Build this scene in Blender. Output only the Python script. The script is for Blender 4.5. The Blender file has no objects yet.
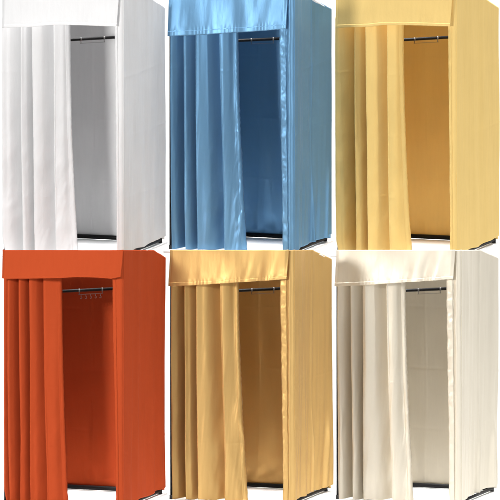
import bpy, math, random
from mathutils import Vector, noise

scene = bpy.context.scene
C = scene.collection
R = math.radians

# ---------------------------------------------------------------- view set-up
S = 131.0                      # photograph pixels per metre
PITCH = R(8.0)                 # camera looks down by this much
YAW = R(18.5)                  # every booth is turned by this much
SP, CP = math.sin(PITCH), math.cos(PITCH)
ST, CT = math.sin(YAW), math.cos(YAW)
Z0 = 2.45                      # height of the centre of the picture above the studio floor


# ---------------------------------------------------------------- materials
def new_mat(name):
    m = bpy.data.materials.new(name)
    m.use_nodes = True
    nt = m.node_tree
    b = nt.nodes['Principled BSDF']
    return m, nt, b


def fabric(name, col, satin, tint=None, metal=0.45):
    m, nt, b = new_mat(name)
    N, L = nt.nodes.new, nt.links.new
    tc = N('ShaderNodeTexCoord')
    # slub: faint uneven yarn tone, stretched along the drop of the cloth
    mp = N('ShaderNodeMapping')
    mp.inputs['Scale'].default_value = (40, 40, 5)
    L(tc.outputs['Object'], mp.inputs['Vector'])
    n1 = N('ShaderNodeTexNoise')
    n1.inputs['Scale'].default_value = 1.0
    n1.inputs['Detail'].default_value = 4.0
    L(mp.outputs['Vector'], n1.inputs['Vector'])
    n2 = N('ShaderNodeTexNoise')
    n2.inputs['Scale'].default_value = 3.0
    n2.inputs['Detail'].default_value = 3.0
    L(tc.outputs['Object'], n2.inputs['Vector'])
    add = N('ShaderNodeMath'); add.operation = 'ADD'
    L(n1.outputs['Fac'], add.inputs[0]); L(n2.outputs['Fac'], add.inputs[1])
    mr = N('ShaderNodeMapRange')
    mr.inputs['From Min'].default_value = 0.6; mr.inputs['From Max'].default_value = 1.4
    mr.inputs['To Min'].default_value = 0.975 if satin else 0.965; mr.inputs['To Max'].default_value = 1.025 if satin else 1.035
    L(add.outputs[0], mr.inputs['Value'])
    vm = N('ShaderNodeVectorMath'); vm.operation = 'SCALE'
    vm.inputs[0].default_value = col[:3]
    L(mr.outputs['Result'], vm.inputs['Scale'])
    L(vm.outputs['Vector'], b.inputs['Base Color'])
    # weave and small creases
    nb = N('ShaderNodeTexNoise')
    nb.inputs['Scale'].default_value = 1.0
    nb.inputs['Detail'].default_value = 5.0
    nb.inputs['Roughness'].default_value = 0.6
    mp2 = N('ShaderNodeMapping')
    mp2.inputs['Scale'].default_value = (30, 30, 5) if satin else (38, 38, 14)
    L(tc.outputs['Object'], mp2.inputs['Vector']); L(mp2.outputs['Vector'], nb.inputs['Vector'])
    bp = N('ShaderNodeBump')
    bp.inputs['Strength'].default_value = 0.22 if satin else 0.22
    bp.inputs['Distance'].default_value = 0.006
    L(nb.outputs['Fac'], bp.inputs['Height'])
    L(bp.outputs['Normal'], b.inputs['Normal'])
    if satin:
        b.inputs['Roughness'].default_value = 0.41
        b.inputs['Specular IOR Level'].default_value = 0.10
        b.inputs['Specular Tint'].default_value = (*(tint or (1, 1, 1)), 1)
        b.inputs['Metallic'].default_value = metal
        b.inputs['Sheen Weight'].default_value = 0.03
    else:
        b.inputs['Roughness'].default_value = 0.85
        b.inputs['Specular IOR Level'].default_value = 0.05
        b.inputs['Sheen Weight'].default_value = 0.0
    b.inputs['Sheen Roughness'].default_value = 0.5
    return m


def plain_mat(name, col, rough, spec=0.5, metal=0.0, var=0.1):
    m, nt, b = new_mat(name)
    N, L = nt.nodes.new, nt.links.new
    tc = N('ShaderNodeTexCoord')
    n = N('ShaderNodeTexNoise'); n.inputs['Scale'].default_value = 9.0; n.inputs['Detail'].default_value = 4
    L(tc.outputs['Object'], n.inputs['Vector'])
    mr = N('ShaderNodeMapRange')
    mr.inputs['To Min'].default_value = 1 - var; mr.inputs['To Max'].default_value = 1 + var
    L(n.outputs['Fac'], mr.inputs['Value'])
    vm = N('ShaderNodeVectorMath'); vm.operation = 'SCALE'
    vm.inputs[0].default_value = col
    L(mr.outputs['Result'], vm.inputs['Scale'])
    L(vm.outputs['Vector'], b.inputs['Base Color'])
    b.inputs['Roughness'].default_value = rough
    b.inputs['Specular IOR Level'].default_value = spec
    b.inputs['Metallic'].default_value = metal
    return m


M_BLACK = plain_mat('black coated steel', (0.007, 0.0065, 0.007), 0.55, 0.18)
M_RUBBER = plain_mat('black rubber', (0.015, 0.015, 0.015), 0.8)
M_CLEAR = plain_mat('milky plastic', (0.10, 0.095, 0.09), 0.35)
M_BLOCKER = plain_mat('white blocker cloth', (0.8, 0.8, 0.8), 0.9, 0.2, var=0.03)  # for the added light-blocking covers; white keeps coloured bounce off the neighbours
M_FLOOR = plain_mat('white studio floor', (0.88, 0.88, 0.88), 0.7, 0.2, var=0.01)


# ---------------------------------------------------------------- mesh helpers
def fbm(x, y, z, o=3):
    s, a, f = 0.0, 1.0, 1.0
    for _ in range(o):
        s += a * noise.noise(Vector((x * f, y * f, z * f)))
        a *= 0.5; f *= 2.03
    return s


def link(name, me, parent=None):
    o = bpy.data.objects.new(name, me)
    C.objects.link(o)
    if parent is not None:
        o.parent = parent
    return o


def grid(name, nu, nv, f, mat, parent, thick=0.004):
    """cloth sheet: f(u, v) for u, v in 0..1 gives booth-local metres; given a real thickness"""
    vs = [f(i / nu, j / nv) for j in range(nv + 1) for i in range(nu + 1)]
    w = nu + 1
    fs = [(j * w + i, j * w + i + 1, (j + 1) * w + i + 1, (j + 1) * w + i) for j in range(nv) for i in range(nu)]
    me = bpy.data.meshes.new(name)
    me.from_pydata([tuple(v) for v in vs], [], fs)
    me.polygons.foreach_set('use_smooth', [True] * len(me.polygons))
    me.materials.append(mat)
    me.update()
    o = link(name, me, parent)
    if thick:
        s = o.modifiers.new('thickness', 'SOLIDIFY')
        s.thickness = thick; s.offset = 0
    return o


def tube_data(pts, r, n=12):
    vs, fs = [], []
    pts = [Vector(p) for p in pts]
    for k, p in enumerate(pts):
        t = (pts[min(k + 1, len(pts) - 1)] - pts[max(k - 1, 0)]).normalized()
        a = t.cross(Vector((0, 0, 1)))
        if a.length < 1e-3:
            a = t.cross(Vector((0, 1, 0)))
        a.normalize(); b = t.cross(a)
        for i in range(n):
            q = 2 * math.pi * i / n
            vs.append(p + (a * math.cos(q) + b * math.sin(q)) * r)
    for k in range(len(pts) - 1):
        for i in range(n):
            j = (i + 1) % n
            fs.append((k * n + i, k * n + j, (k + 1) * n + j, (k + 1) * n + i))
    fs.append(tuple(range(n - 1, -1, -1)))
    fs.append(tuple(range((len(pts) - 1) * n, len(pts) * n)))
    return vs, fs


def mesh_obj(name, parts, mat, parent):
    vs, fs = [], []
    for v, f in parts:
        k = len(vs)
        vs += v; fs += [tuple(i + k for i in q) for q in f]
    me = bpy.data.meshes.new(name)
    me.from_pydata([tuple(v) for v in vs], [], fs)
    me.polygons.foreach_set('use_smooth', [len(q) == 4 for q in fs])
    me.materials.append(mat)
    me.update()
    return link(name, me, parent)


def tube(name, pts, r, mat, parent, n=12):
    return mesh_obj(name, [tube_data(pts, r, n)], mat, parent)


def ring_data(c, axis, R_, r, n=20, m=8):
    axis = Vector(axis).normalized()
    a = axis.cross(Vector((0, 0, 1))).normalized(); b = axis.cross(a)
    vs, fs = [], []
    for i in range(n):
        q = 2 * math.pi * i / n
        d = a * math.cos(q) + b * math.sin(q)
        for j in range(m):
            p = 2 * math.pi * j / m
            vs.append(Vector(c) + d * (R_ + r * math.cos(p)) + axis * r * 3 * math.sin(p))
    for i in range(n):
        for j in range(m):
            i2, j2 = (i + 1) % n, (j + 1) % m
            fs.append((i * m + j, i2 * m + j, i2 * m + j2, i * m + j2))
    return vs, fs


def lerp(a, b, t):
    return a + (b - a) * t


def interp(tab, x):
    if x <= tab[0][0]:
        return tab[0][1]
    for (x0, y0), (x1, y1) in zip(tab, tab[1:]):
        if x <= x1:
            return lerp(y0, y1, (x - x0) / (x1 - x0))
    return tab[-1][1]


def smooth(t):
    t = max(0.0, min(1.0, t))
    return t * t * (3 - 2 * t)


def crease(z, s, seed, heights=(0.46, 0.93, 1.40), w=0.007):
    """height of the faint ridges left in the cloth where it was folded in its bag"""
    h = 0.0
    for k, c in enumerate(heights):
        d = (z - c - 0.006 * math.sin(s * 5 + k)) / w
        if abs(d) < 4:
            h += math.exp(-d * d) * (0.55 + 0.6 * noise.noise(Vector((s * 4, seed + k, 0.3))))
    return h


# ---------------------------------------------------------------- one booth
def booth(spec):
    satin = spec['satin']
    seed = spec['seed']
    cx, cy = spec['corner']                 # foot of the near right corner, as measured on the photograph
    fx = spec['left']
    W = (cx - fx) / (S * CT)                # width of the front
    D = (spec['right'] - cx) / (S * ST)     # depth of the side
    Y = spec['depth']
    X = (cx - 250) / S
    Z = ((250 - cy) / S - Y * SP) / CP + Z0
    root = bpy.data.objects.new('changing_booth', None)
    root.empty_display_size = 0.2
    C.objects.link(root)
    root.location = (X, Y, Z)
    root.rotation_euler = (0, 0, -YAW)
    root['label'] = spec['label']
    root['category'] = 'changing booth'
    root['group'] = 'curtained changing booths in six colours'
    mat = spec['mat']

    def at(px, py, yl=0.0):
        """measured spot on the sheet that stands yl metres behind the booth's front -> booth-local metres"""
        x = ((px - cx) / S - yl * ST) / CT
        z = ((cy - py) / S + x * ST * SP - yl * CT * SP) / CP
        return Vector((x, yl, z))

    def side(px, py):
        y = (px - cx) / (S * ST)
        return y, ((cy - py) / S - y * CT * SP) / CP

    top = spec['top']
    o_ = top if top > 100 else 0            # row offset of the measurements
    # ---- frame of black poles
    roof = lambda y, x=0.0: interp(spec_roof, y) + x * ST * SP / CP
    spec_roof = [side(px, py) for px, py in spec['roof']]
    spec_roof = [(y, z) for y, z in spec_roof]
    inn = 0.036 if satin else 0.030
    corners = {'fr': (-inn, inn + 0.006), 'fl': (-W + (-0.014 if satin else -0.006), 0.105), 'br': (-inn, D - inn - 0.01), 'bl': (-W + inn, D - inn - 0.01)}
    for k, (x, y) in corners.items():
        zt = roof(y, x) - 0.07
        p = tube('corner_pole', [(x, y, 0.012), (x, y, zt)], 0.011, M_BLACK, root)
        tube('pole_foot', [(x, y, 0.0), (x, y, 0.022), (x, y, 0.03)], 0.016, M_RUBBER, p)
    zb = 0.022
    br = 0.0125
    for a, b in (('fl', 'bl'), ('fr', 'br'), ('bl', 'br')):
        pa, pb = corners[a], corners[b]
        r_ = 0.017 if (a, b) == ('bl', 'br') else br
        tube('base_bar', [(pa[0], pa[1], zb), (pb[0], pb[1], zb)], r_, M_BLACK, root)
    for a, b in (('fl', 'bl'), ('fr', 'br'), ('bl', 'br'), ('fl', 'fr')):
        pa, pb = corners[a], corners[b]
        ia, ib = (0.036 if satin and c_[1] == 'r' else 0.0 for c_ in (a, b))
        tube('top_bar', [(pa[0] - ia, pa[1], roof(pa[1], pa[0]) - 0.09), (pb[0] - ib, pb[1], roof(pb[1], pb[0]) - 0.09)], 0.010, M_BLACK, root)

    # ---- gathered front curtain
    bt, bb = spec['folds_top'], spec['folds_bot']     # fold edges at valance height and at the floor
    nf = len(bt) - 1
    ytop, ybot = o_ + 18, cy - 1.0

    def curtain(u, v, lift=0.0):
        uu = u * nf
        i = min(int(uu), nf - 1)
        t = uu - i
        vv = v ** 0.9
        sag = smooth(v * 1.15)
        bend = 0.75 * math.sin(v * 5.1 + i * 2.3 + seed) * v
        e0 = lerp(bt[i], bb[i], spec['spread'](v)) + (bend if 0 < i else 0)
        e1 = lerp(bt[i + 1], bb[i + 1], spec['spread'](v)) + (0.75 * math.sin(v * 5.1 + (i + 1) * 2.3 + seed) * v if i + 1 < nf else 0)
        w = (e1 - e0) / (S * CT)
        amp = spec['amp'][i] * (0.85 + 0.25 * math.sin(v * 2.2 + i))
        a2 = spec['amp'][min(i + 1, nf - 1)] * (0.85 + 0.25 * math.sin(v * 2.2 + i + 1))
        if i == nf - 1:
            # last width: crest, then a nearly flat run to the hem
            f = lerp(-1.0, 1.0, smooth(t / 0.10)) if t < 0.10 else lerp(1.0, -0.15, smooth((t - 0.10) / 0.86))
            f += 0.10 * math.sin(t * 9 + v * 4 + seed) * (t > 0.16)
            if t > 0.93:
                f -= (t - 0.93) * 5.0
            lean = 0.17 * min(w, 0.14) * (f if t < 0.10 else 1 - smooth((t - 0.10) / 0.5))
            y = 0.092 - amp * f
            xs = e0 / 1.0
            px = lerp(e0, e1, t)
        else:
            if t < 0.14:
                f = lerp(0.45 if i == 0 else -1.0, 1.0, smooth(t / 0.14))
            elif t < 0.44:
                f = 1.0 - 0.40 * ((t - 0.14) / 0.30) ** 1.9 - (0.10 + 0.05 * math.sin(i * 2 + seed)) * math.sin((t - 0.14) / 0.30 * math.pi) ** 2 * math.sin(v * 2.3 + i + seed * 0.7)
            else:
                q_ = (t - 0.44) / 0.56
                f = lerp(0.60, -1.0, smooth(0.12 + 0.88 * q_ / 0.55) * 1.0378 - 0.0378) if q_ < 0.55 else -1.0 + 0.10 * math.sin((q_ - 0.55) / 0.45 * math.pi)
            lean = 0.17 * w * f * (1 if t < 0.42 else 1 - smooth((t - 0.42) / 0.5) * 0.4)
            aa = lerp(amp, a2, smooth((t - 0.5) * 2))
            y = 0.092 - aa * f
            px = lerp(e0, e1, t)
        x = (px - cx) / (S * CT) - lean
        if i == nf - 1:
            x -= 0.125 * ST / CT * smooth(t)
        # creases of the cloth
        k = 0.010 if satin else 0.009
        y += k * 0.55 * fbm(x * 7 + seed, v * 3.2, seed, 3)
        if satin:
            y += 0.006 * fbm(x * 16 + v * 1.5 + seed, v * 2.6 + x * 3, seed + 2, 3) * smooth(v * 2)
            q = smooth((t - 0.25) / 0.6) * (i >= nf - 2) * smooth((v - 0.25) / 0.4)
            y += 0.019 * q * fbm(x * 10 + v * 3.5 + seed * 3, v * 5 - x * 3, seed + 4, 3)
        else:
            y += 0.007 * fbm(x * 12 + v * 5, v * 8 - x * 3, seed + 4, 3) * smooth(v * 1.3)
        if i == nf - 1 and t > 0.9 and spec['pucker']:
            pk = spec['pucker']
            x += pk * (noise.noise(Vector((v * 46, seed, 0))) + 0.7 * math.sin(v * 170 + 3 * math.sin(v * 31))) * 0.5 * smooth((v - 0.1) * 3)
            y += pk * 0.8 * math.sin(v * 170 + 3 * math.sin(v * 31))
        if i == 0 and spec.get('pinch'):
            x += spec['pinch'] * (1 - t) * smooth((v - 0.90) / 0.08)
        py = lerp(ytop, ybot, vv)
        z = ((cy - py) / S + x * ST * SP) / CP
        z = max(z, 0.016 + 0.004 * math.sin(x * 40))
        y -= 0.0020 * crease(z, x * 1.5 + i, seed)
        return Vector((x, y - lift, z))

    cur = grid('front_curtain', 200, 230, curtain, mat, root)
    h0 = 1 - spec['hem'] / nf
    grid('hem', 6, 220, lambda u, v: curtain(lerp(h0, 1.0, u), v, 0.0035), mat, cur, 0.003)

    # ---- valance across the front
    vb = spec['valance']                       # lower edge
    vl, vrt, vrb = vb[0][0], spec['val_right'][0], spec['val_right'][1]
    yv = -0.045

    def val(u, v, lift=0.0):
        tilt = smooth(v)
        l = lerp(vl + (0.9 if satin else 0.2), vl, tilt)
        r = lerp(vrt, vrb, v)
        px = lerp(l, r, u)
        yb = interp(vb, lerp(vl, vrb, u))
        py = lerp(top, yb, v)
        k = 0.0085 if satin else 0.0045
        wob = fbm(u * 8 + seed + v * 0.2, v * 0.7, seed, 2) + 0.16 * fbm(u * 19 + v * 0.8, v * 1.6, seed + 9, 2)
        dy = -k * wob * (0.3 + 0.7 * v) - 0.010 * v * v
        if satin:
            dy += -0.006 * v * math.sin(u * 23 + 2 * math.sin(u * 7 + v))
            if v > 0.80:
                dy += 0.0009 * math.sin(u * 150 + 4 * math.sin(u * 23)) * smooth((v - 0.8) / 0.1)
        dy += 0.02 * smooth((0.03 - u) / 0.03) + 0.010 * smooth((u - 0.97) / 0.03) * (1 - 0.5 * v)
        p = at(px, py, yv)
        p.y += dy - lift
        return p

    va = grid('valance', 170, 46, val, mat, root)
    grid('hem', 170, 5, lambda u, v: val(u, lerp(0.90 if satin else 0.93, 1.0, v), 0.0024 if satin else 0.0012), mat, va, 0.002)

    # ---- narrow front panel right of the opening, wrapped round the near corner
    ot, ob = spec['open_right']
    rc = 0.03

    def panel(u, v, lift=0.0):
        py = lerp(top if top > 100 else -14, cy - 3, v)
        e = lerp(ot, ob, smooth(v))
        xe = (e - cx) / (S * CT) - 0.002
        if spec['pucker']:
            xe += spec['pucker'] * 1.0 * noise.noise(Vector((v * 26, seed + 7, 2)))
        arc = rc * math.pi / 2
        L = (-rc - xe) + arc
        s = u * L
        bulge = 0.010 if satin else 0.004
        if s < -rc - xe:
            x, y = xe + s, 0.004
            t = s / (-rc - xe)
            y -= bulge * math.sin(t * math.pi * 0.9) if not satin else 0.014 * smooth((t - 0.70) / 0.30)
            k = 0.006 if satin else 0.004
            y += k * fbm(x * 26 + seed, v * 34 + x * 8, seed, 3) * (1 - t * 0.5)
        else:
            a = (s - (-rc - xe)) / rc
            x, y = -rc + rc * math.sin(a), 0.004 + rc * (1 - math.cos(a)) - (0.014 * (1 - smooth(a / 1.6)) if satin else 0)
        wv = (0.004 if satin else 0.002) * fbm(v * 9, seed, 1.5, 2)
        x += wv
        z = ((cy - py) / S + x * ST * SP) / CP
        z = min(z, roof(0) - 0.002)
        return Vector((x - lift * 0.2, y - lift, max(z, 0.014)))

    fp = grid('front_panel', 26, 220, panel, mat, root)
    grid('hem', 5, 260, lambda u, v: panel(lerp(0.0, 0.42 if satin else 0.30, u), v, 0.005), mat, fp, 0.003)

    # ---- outer side wall
    def wall(u, v):
        y = lerp(0.028, D, u)
        zt = roof(y)
        zb_ = 0.040 + 0.004 * math.sin(y * 17 + seed) + (0.008 * smooth((u - 0.6) * 3))
        z = lerp(zt, zb_, v)
        x = 0.004 * fbm(y * 5 + seed, v * 2.4, seed, 3)
        x += (0.014 if satin else 0.009) * fbm(y * 7 + seed + v * 0.5, v * 0.7, seed + 6, 2) * (0.4 + 0.6 * v)
        if satin:
            us = 0.56 + 0.012 * math.sin(v * 6 + seed * 0.1)
            d = u - us
            x += -0.022 * (1 - smooth(u / us)) * 0.0
            x += lerp(-0.0, -0.036, smooth(u / us)) if d < 0 else lerp(-0.036, 0.0, smooth(d / (1 - us)))
            ridge = math.exp(-abs(d) / 0.020)
            x += ridge * (0.012 + 0.024 * smooth((v - 0.62) / 0.25))
            # soft drags towards the foot
            x += 0.014 * smooth((v - 0.55) / 0.40) * fbm(y * 10 + v * 1.5, v * 1.3, seed + 3, 2)
            g = (u - 0.86) - 0.20 * (0.92 - v)
            x += 0.024 * smooth((v - 0.66) / 0.15) * math.exp(-(g / 0.035) ** 2)
            x += 0.010 * math.exp(-((u - 0.20) / 0.05) ** 2) * math.exp(-((v - 0.22) / 0.16) ** 2)
        else:
            x += 0.005 * math.sin(u * 21 + 1.2 * math.sin(v * 3 + seed)) * (0.4 + 0.6 * v)
            x += 0.006 * fbm(y * 9, v * 1.1, seed + 2, 2)
            us = 0.0
        x = min(x * smooth(u / 0.07), 0.03) + 0.002 * (1 - smooth(u / 0.05))
        x -= 0.004 * smooth((u - 0.97) / 0.03)
        x += 0.0016 * crease(z, y, seed + 2) + 0.0012 * crease(y, z, seed + 3, (0.34, 0.68))
        return Vector((x, y, z))

    sw = grid('side_wall', 130, 220, wall, mat, root)
    # ---- far side wall and back wall
    grid('side_wall', 40, 60, lambda u, v: Vector((-W + (-0.012 if satin else -0.012) + 0.010 * fbm(u * 4, v * 3, seed + 5, 2), lerp(0.10, D, u),
                                                   lerp(roof(lerp(0.10, D, u), -W) - 0.01, 0.035, v))), mat, root)

    def back(u, v):
        x = lerp(-W, -0.004, u)
        z = lerp(roof(D, x) - 0.006, 0.024 + 0.004 * math.sin(u * 7 + seed), v)
        y = D - 0.020 + 0.012 * fbm(u * 5 + seed, v * 1.2, seed, 2) + 0.005 * math.sin(u * 26 + math.sin(v * 4)) * (0.5 + 0.5 * v)
        y += 0.010 * fbm(u * 9, v * 12, seed + 1, 2) * smooth((v - 0.8) / 0.2)
        y -= 0.0030 * crease(z, x, seed + 4, (0.46, 0.93, 1.40, 1.66)) + 0.0030 * crease(-x, z, seed + 5, (0.30, 0.58))
        return Vector((x, y, z))

    grid('back_wall', 140, 180, back, mat, root)
    if spec['roof_from'] < 1:  # added unseen cover, sized per booth to hold overhead light off the interior
        y0_ = spec['roof_from'] * D
        grid('roof', 30, 40, lambda u, v: Vector((lerp(-W, -0.01, u), lerp(y0_, D - 0.01, v),
                                                  roof(lerp(y0_, D - 0.01, v), lerp(-W, -0.01, u)) - 0.010 - 0.02 * math.sin(u * math.pi) * math.sin(v * math.pi))), M_BLOCKER, root)

    # ---- rod with its little hangers
    (rx0, ry0), (rx1, ry1) = spec['rod']
    yl0, yl1 = 0.30 * D, 0.62 * D
    # the rod runs from side wall to side wall, a little askew
    k = (ry1 - ry0) / (rx1 - rx0)
    def rodpt(px):
        t = (px - rx0) / (rx1 - rx0)
        yl = lerp(yl0, yl1, 0.5 + 0.5 * (t - 0.5))
        return at(px, lerp(ry0, ry1, t), yl)
    pa, pb = rodpt(rx0), rodpt(rx1)
    d = pb - pa
    ta = (-W + 0.005 - pa.x) / d.x
    tb = (-(0.064 if satin else 0.034) - pa.x) / d.x
    rod = tube('hanging_rod', [pa + d * ta, pa + d * tb], 0.0115, M_BLACK, root, 14)
    pts = []
    for px in spec['clips']:
        c = pa + d * ((px - rx0) / (rx1 - rx0))
        pts.append(c)
        mesh_obj('ring_clip', [ring_data(c, d, 0.0122, 0.0020), tube_data([c + Vector((0, 0, -0.012)), c + Vector((0, 0, -0.034))], 0.0026, 8)], M_CLEAR, rod)
    dz = Vector((0, 0, -0.032))
    tube('hook_rail', [lerp(pts[0], pts[1], t) + dz for t in (-0.04, 0.3, 0.7, 1.04)], 0.0013, M_CLEAR, rod, 8)
    if spec.get('hooks'):
        for i in range(5):
            c = lerp(pts[0], pts[1], 0.08 + 0.21 * i) + dz
            q = [c + Vector((0, 0, -0.002))]
            for j in range(9):
                a = math.pi * (0.5 - j / 6.0)
                q.append(c + Vector((0.007 * math.cos(a) , 0, -0.026 + 0.008 * math.sin(a))))
            tube('hook', q, 0.0015, M_CLEAR, rod, 6)
    return X, Y, Z, W, D


# ---------------------------------------------------------------- the six booths
def srgb(r, g, b):
    f = lambda c: ((c / 255 + 0.055) / 1.055) ** 2.4 if c > 10 else c / 255 / 12.92
    return (f(r), f(g), f(b))


fin_soft = lambda v: v ** 1.6
UP, LOW = 1.8, 0.0
MID, FAR = 0.72, 1.50        # each column stands a little further back than the one to its left


def plain_spec(x0, dy, **k):
    """cotton booth whose left edge stands at x0; dy is 0 for the upper, 250 for the lower row"""
    d = dict(
        satin=False, left=x0, right=x0 + 164, corner=(x0 + 120, 260.5 + dy), top=-16 if dy == 0 else 250,
        roof=[(x0 + 120, -21.5), (x0 + 152, 0), (x0 + 164, 7.8)],
        folds_top=[x0 - 0.5, x0 + 19, x0 + 31, x0 + 52, x0 + 68.3],
        folds_bot=[x0 + 1.0, x0 + 20, x0 + 33, x0 + 53, x0 + 77.5],
        amp=[0.062, 0.068, 0.088, 0.070], spread=fin_soft, hem=0.22, pucker=0.0014, pinch=0.022,
        valance=[(x0, 28 + dy), (x0 + 12, 27.3 + dy), (x0 + 33, 26.6 + dy), (x0 + 48, 24.9 + dy), (x0 + 70, 24.8 + dy), (x0 + 115, 26.3 + dy)],
        val_right=(x0 + 117.5, x0 + 115), open_right=(x0 + 113.5, x0 + 115.5),
        rod=((x0 + 68, 39.8 + dy), (x0 + 114, 37.2 + dy)), clips=(x0 + 79.3, x0 + 102.5))
    d.update(k)
    return d


def satin_spec(x0, dy, **k):
    d = dict(
        satin=True, left=x0, right=x0 + 163.6, corner=(x0 + 125, 256.6 + dy), top=-17 if dy == 0 else 250,
        roof=[(x0 + 125, -16.5), (x0 + 150, 0), (x0 + 163.6, 9.2)],
        folds_top=[x0 + 1.4, x0 + 15.2, x0 + 28.6, x0 + 51.2, x0 + 70.2],
        folds_bot=[x0 + 3.4, x0 + 17.0, x0 + 28.2, x0 + 56, x0 + 79.5],
        amp=[0.062, 0.068, 0.094, 0.074], spread=lambda v: v ** 1.5, hem=0.20, pucker=0.0028,
        valance=[(x0 - 0.6, 36.3 + dy), (x0 + 28, 35 + dy), (x0 + 52, 33.4 + dy), (x0 + 90, 31 + dy), (x0 + 118, 28.8 + dy)],
        val_right=(x0 + 119.6, x0 + 118), open_right=(x0 + 111.6, x0 + 114.5),
        rod=((x0 + 70.5, 40.5 + dy), (x0 + 111.5, 38.6 + dy)), clips=(x0 + 83, x0 + 105))
    d.update(k)
    return d


white = fabric('white cotton', (0.66, 0.66, 0.665), False)
blue = fabric('blue satin', (0.136, 0.285, 0.455), True, (0.42, 0.66, 0.92))
yellow = fabric('yellow cotton', (0.74, 0.525, 0.195), False)
orange = fabric('orange cotton', (0.385, 0.056, 0.016), False)
gold = fabric('gold satin', (0.57, 0.365, 0.135), True, (0.95, 0.74, 0.45))
ivory = fabric('ivory satin', (0.68, 0.625, 0.52), True, (0.92, 0.87, 0.78), 0.28)

x1, x2, x3 = 1.7, 168.2, 335.2
specs = [
    plain_spec(x1, 0, mat=white, roof_from=0.66, seed=1.3, depth=UP, label='plain white cloth changing booth standing above the orange one'),
    satin_spec(x2, 0, mat=blue, roof_from=0.58, seed=4.7, depth=UP + MID, label='shiny blue satin changing booth with dark blue interior'),
    plain_spec(x3, 0, mat=yellow, roof_from=0.66, seed=8.1, depth=UP + FAR, label='matt pale yellow cloth changing booth standing above the ivory one'),
    plain_spec(x1, 250, mat=orange, roof_from=1.0, seed=12.9, depth=LOW, corner=(x1 + 120, 511.5), hooks=True,
               roof=[(x1 + 120, 250), (x1 + 152.5, 250), (x1 + 164, 257.8)],
               folds_top=[x1 - 0.3, x1 + 5.5, x1 + 16.8, x1 + 27, x1 + 41, x1 + 61],
               folds_bot=[x1 + 0.3, x1 + 6.5, x1 + 17.5, x1 + 28, x1 + 45, x1 + 67],
               amp=[0.024, 0.068, 0.072, 0.080, 0.068], pucker=0.002,
               valance=[(x1, 278.6), (x1 + 30, 278.4), (x1 + 58, 277.9), (x1 + 75, 276.8), (x1 + 98, 277.5), (x1 + 110, 278.6), (x1 + 117.5, 277)],
               val_right=(x1 + 121, x1 + 119), open_right=(x1 + 111, x1 + 115),
               rod=((x1 + 61.5, 291.2), (x1 + 111, 288.7)), clips=(x1 + 77.5, x1 + 100.5),
               label='burnt orange cloth changing booth with dark red interior and small hooks on rod'),
    satin_spec(x2 + 0.6, 250, mat=gold, roof_from=0.75, seed=17.2, depth=LOW + MID,
               roof=[(x2 + 125, 250), (x2 + 149, 250), (x2 + 163.8, 259.4)], right=x2 + 163.8, corner=(x2 + 125, 506.6),
               label='glossy gold satin changing booth standing below the blue one'),
    satin_spec(x3, 250, mat=ivory, roof_from=1.0, seed=21.6, depth=LOW + FAR,
               roof=[(x3 + 125, 250), (x3 + 149.5, 250), (x3 + 163.2, 258.2)], right=x3 + 163.2,
               label='ivory satin changing booth standing below the yellow one'),
]
placed = [booth(s) for s in specs]

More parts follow.
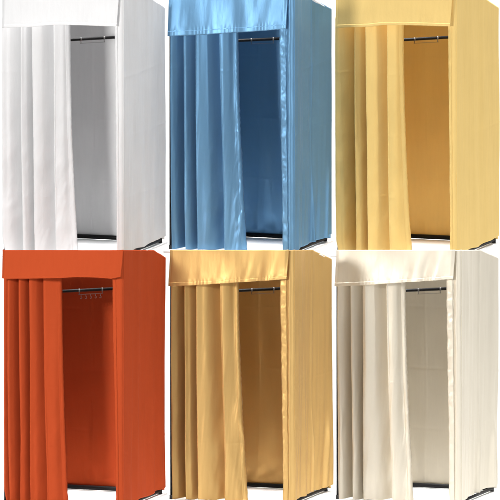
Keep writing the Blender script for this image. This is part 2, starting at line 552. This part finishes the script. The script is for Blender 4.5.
# ---------------------------------------------------------------- white studio floor with its raised stands (one sheet of setting)
def floor_mesh():
    vs, fs = [], []
    def box(poly, z0, z1):
        k = len(vs); n = len(poly)
        for x, y in poly: vs.append((x, y, z0))
        for x, y in poly: vs.append((x, y, z1))
        for i in range(n):
            j = (i + 1) % n
            fs.append((k + i, k + j, k + n + j, k + n + i))
        fs.append(tuple(range(k + n, k + 2 * n)))
        fs.append(tuple(range(k + n - 1, k - 1, -1)))
    # seamless sweep: flat, then curving up behind the booths
    prof = [(-14.0, 0.0), (6.0, 0.0)]
    for i in range(1, 17):
        q = math.pi / 2 * i / 16
        prof.append((6.0 + 3.0 * math.sin(q), 3.0 - 3.0 * math.cos(q)))
    prof.append((9.0, 9.0))
    for y, z in prof:
        vs.append((-14, y, z)); vs.append((14, y, z))
    for i in range(len(prof) - 1):
        fs.append((2 * i, 2 * i + 1, 2 * i + 3, 2 * i + 2))
    for X, Y, Z, W, D in placed:
        loc = [(-W - 0.03, -0.03), (0.004, -0.03), (0.004, D + 0.03), (-W - 0.03, D + 0.03)]
        box([(X + x * CT + y * ST, Y - x * ST + y * CT) for x, y in loc], Z - 0.014, Z)
        loc = [(-W + 0.30, 0.25), (-0.30, 0.25), (-0.30, D - 0.15), (-W + 0.30, D - 0.15)]
        box([(X + x * CT + y * ST, Y - x * ST + y * CT) for x, y in loc], 0.0, Z - 0.014)
    return vs, fs


fl = mesh_obj('floor', [floor_mesh()], M_FLOOR, None)
fl.data.polygons.foreach_set('use_smooth', [False] * len(fl.data.polygons))
fl['kind'] = 'structure'

# ---------------------------------------------------------------- light
w = bpy.data.worlds.new('World')
scene.world = w
w.use_nodes = True
bg = w.node_tree.nodes['Background']
bg.inputs['Color'].default_value = (1.0, 1.0, 1.0, 1)
bg.inputs['Strength'].default_value = 0.19


def area(name, loc, target, size, power, col=(1, 1, 1), spread=180):
    l = bpy.data.lights.new(name, 'AREA')
    l.shape = 'SQUARE'; l.size = size; l.energy = power; l.color = col; l.spread = R(spread)
    o = bpy.data.objects.new(name, l)
    C.objects.link(o)
    o.location = loc
    o.rotation_euler = (Vector(target) - Vector(loc)).to_track_quat('-Z', 'Y').to_euler()
    return o


area('softbox_key', (-4.9, -8.3, 5.0), (0, 1.0, 2.2), 1.1, 710, (1.0, 0.99, 0.97))
area('softbox_side', (16.0, -4.5, 4.6), (0, 1.5, 2.2), 2.4, 660, (1.0, 0.99, 0.97))
area('overhead_fill', (0, 2.9, 11.0), (0, 2.901, 0), 5.6, 225, (1, 1, 1), 22)  # added top-down lamp that whitens the floors inside the booths
area('backdrop_fill', (0, 6.2, 9.5), (0, 6.5, 0), 6.0, 400, (1, 1, 1), 120)  # added lamp that lifts the backdrop to full white

# ---------------------------------------------------------------- camera
cam = bpy.data.cameras.new('camera')
cam.type = 'ORTHO'
cam.ortho_scale = 500 / S
cam.clip_start = 0.1
cam.clip_end = 200
co = bpy.data.objects.new('camera', cam)
C.objects.link(co)
co.location = Vector((0, 0, Z0)) - Vector((0, CP, -SP)) * 16
co.rotation_euler = (math.pi / 2 - PITCH, 0, 0)
scene.camera = co

scene.view_settings.view_transform = 'Standard'
scene.view_settings.look = 'None'
scene.view_settings.gamma = 1.0
scene.view_settings.exposure = 0.48
scene.render.engine = 'CYCLES'
scene.cycles.max_bounces = 8
scene.cycles.diffuse_bounces = 5
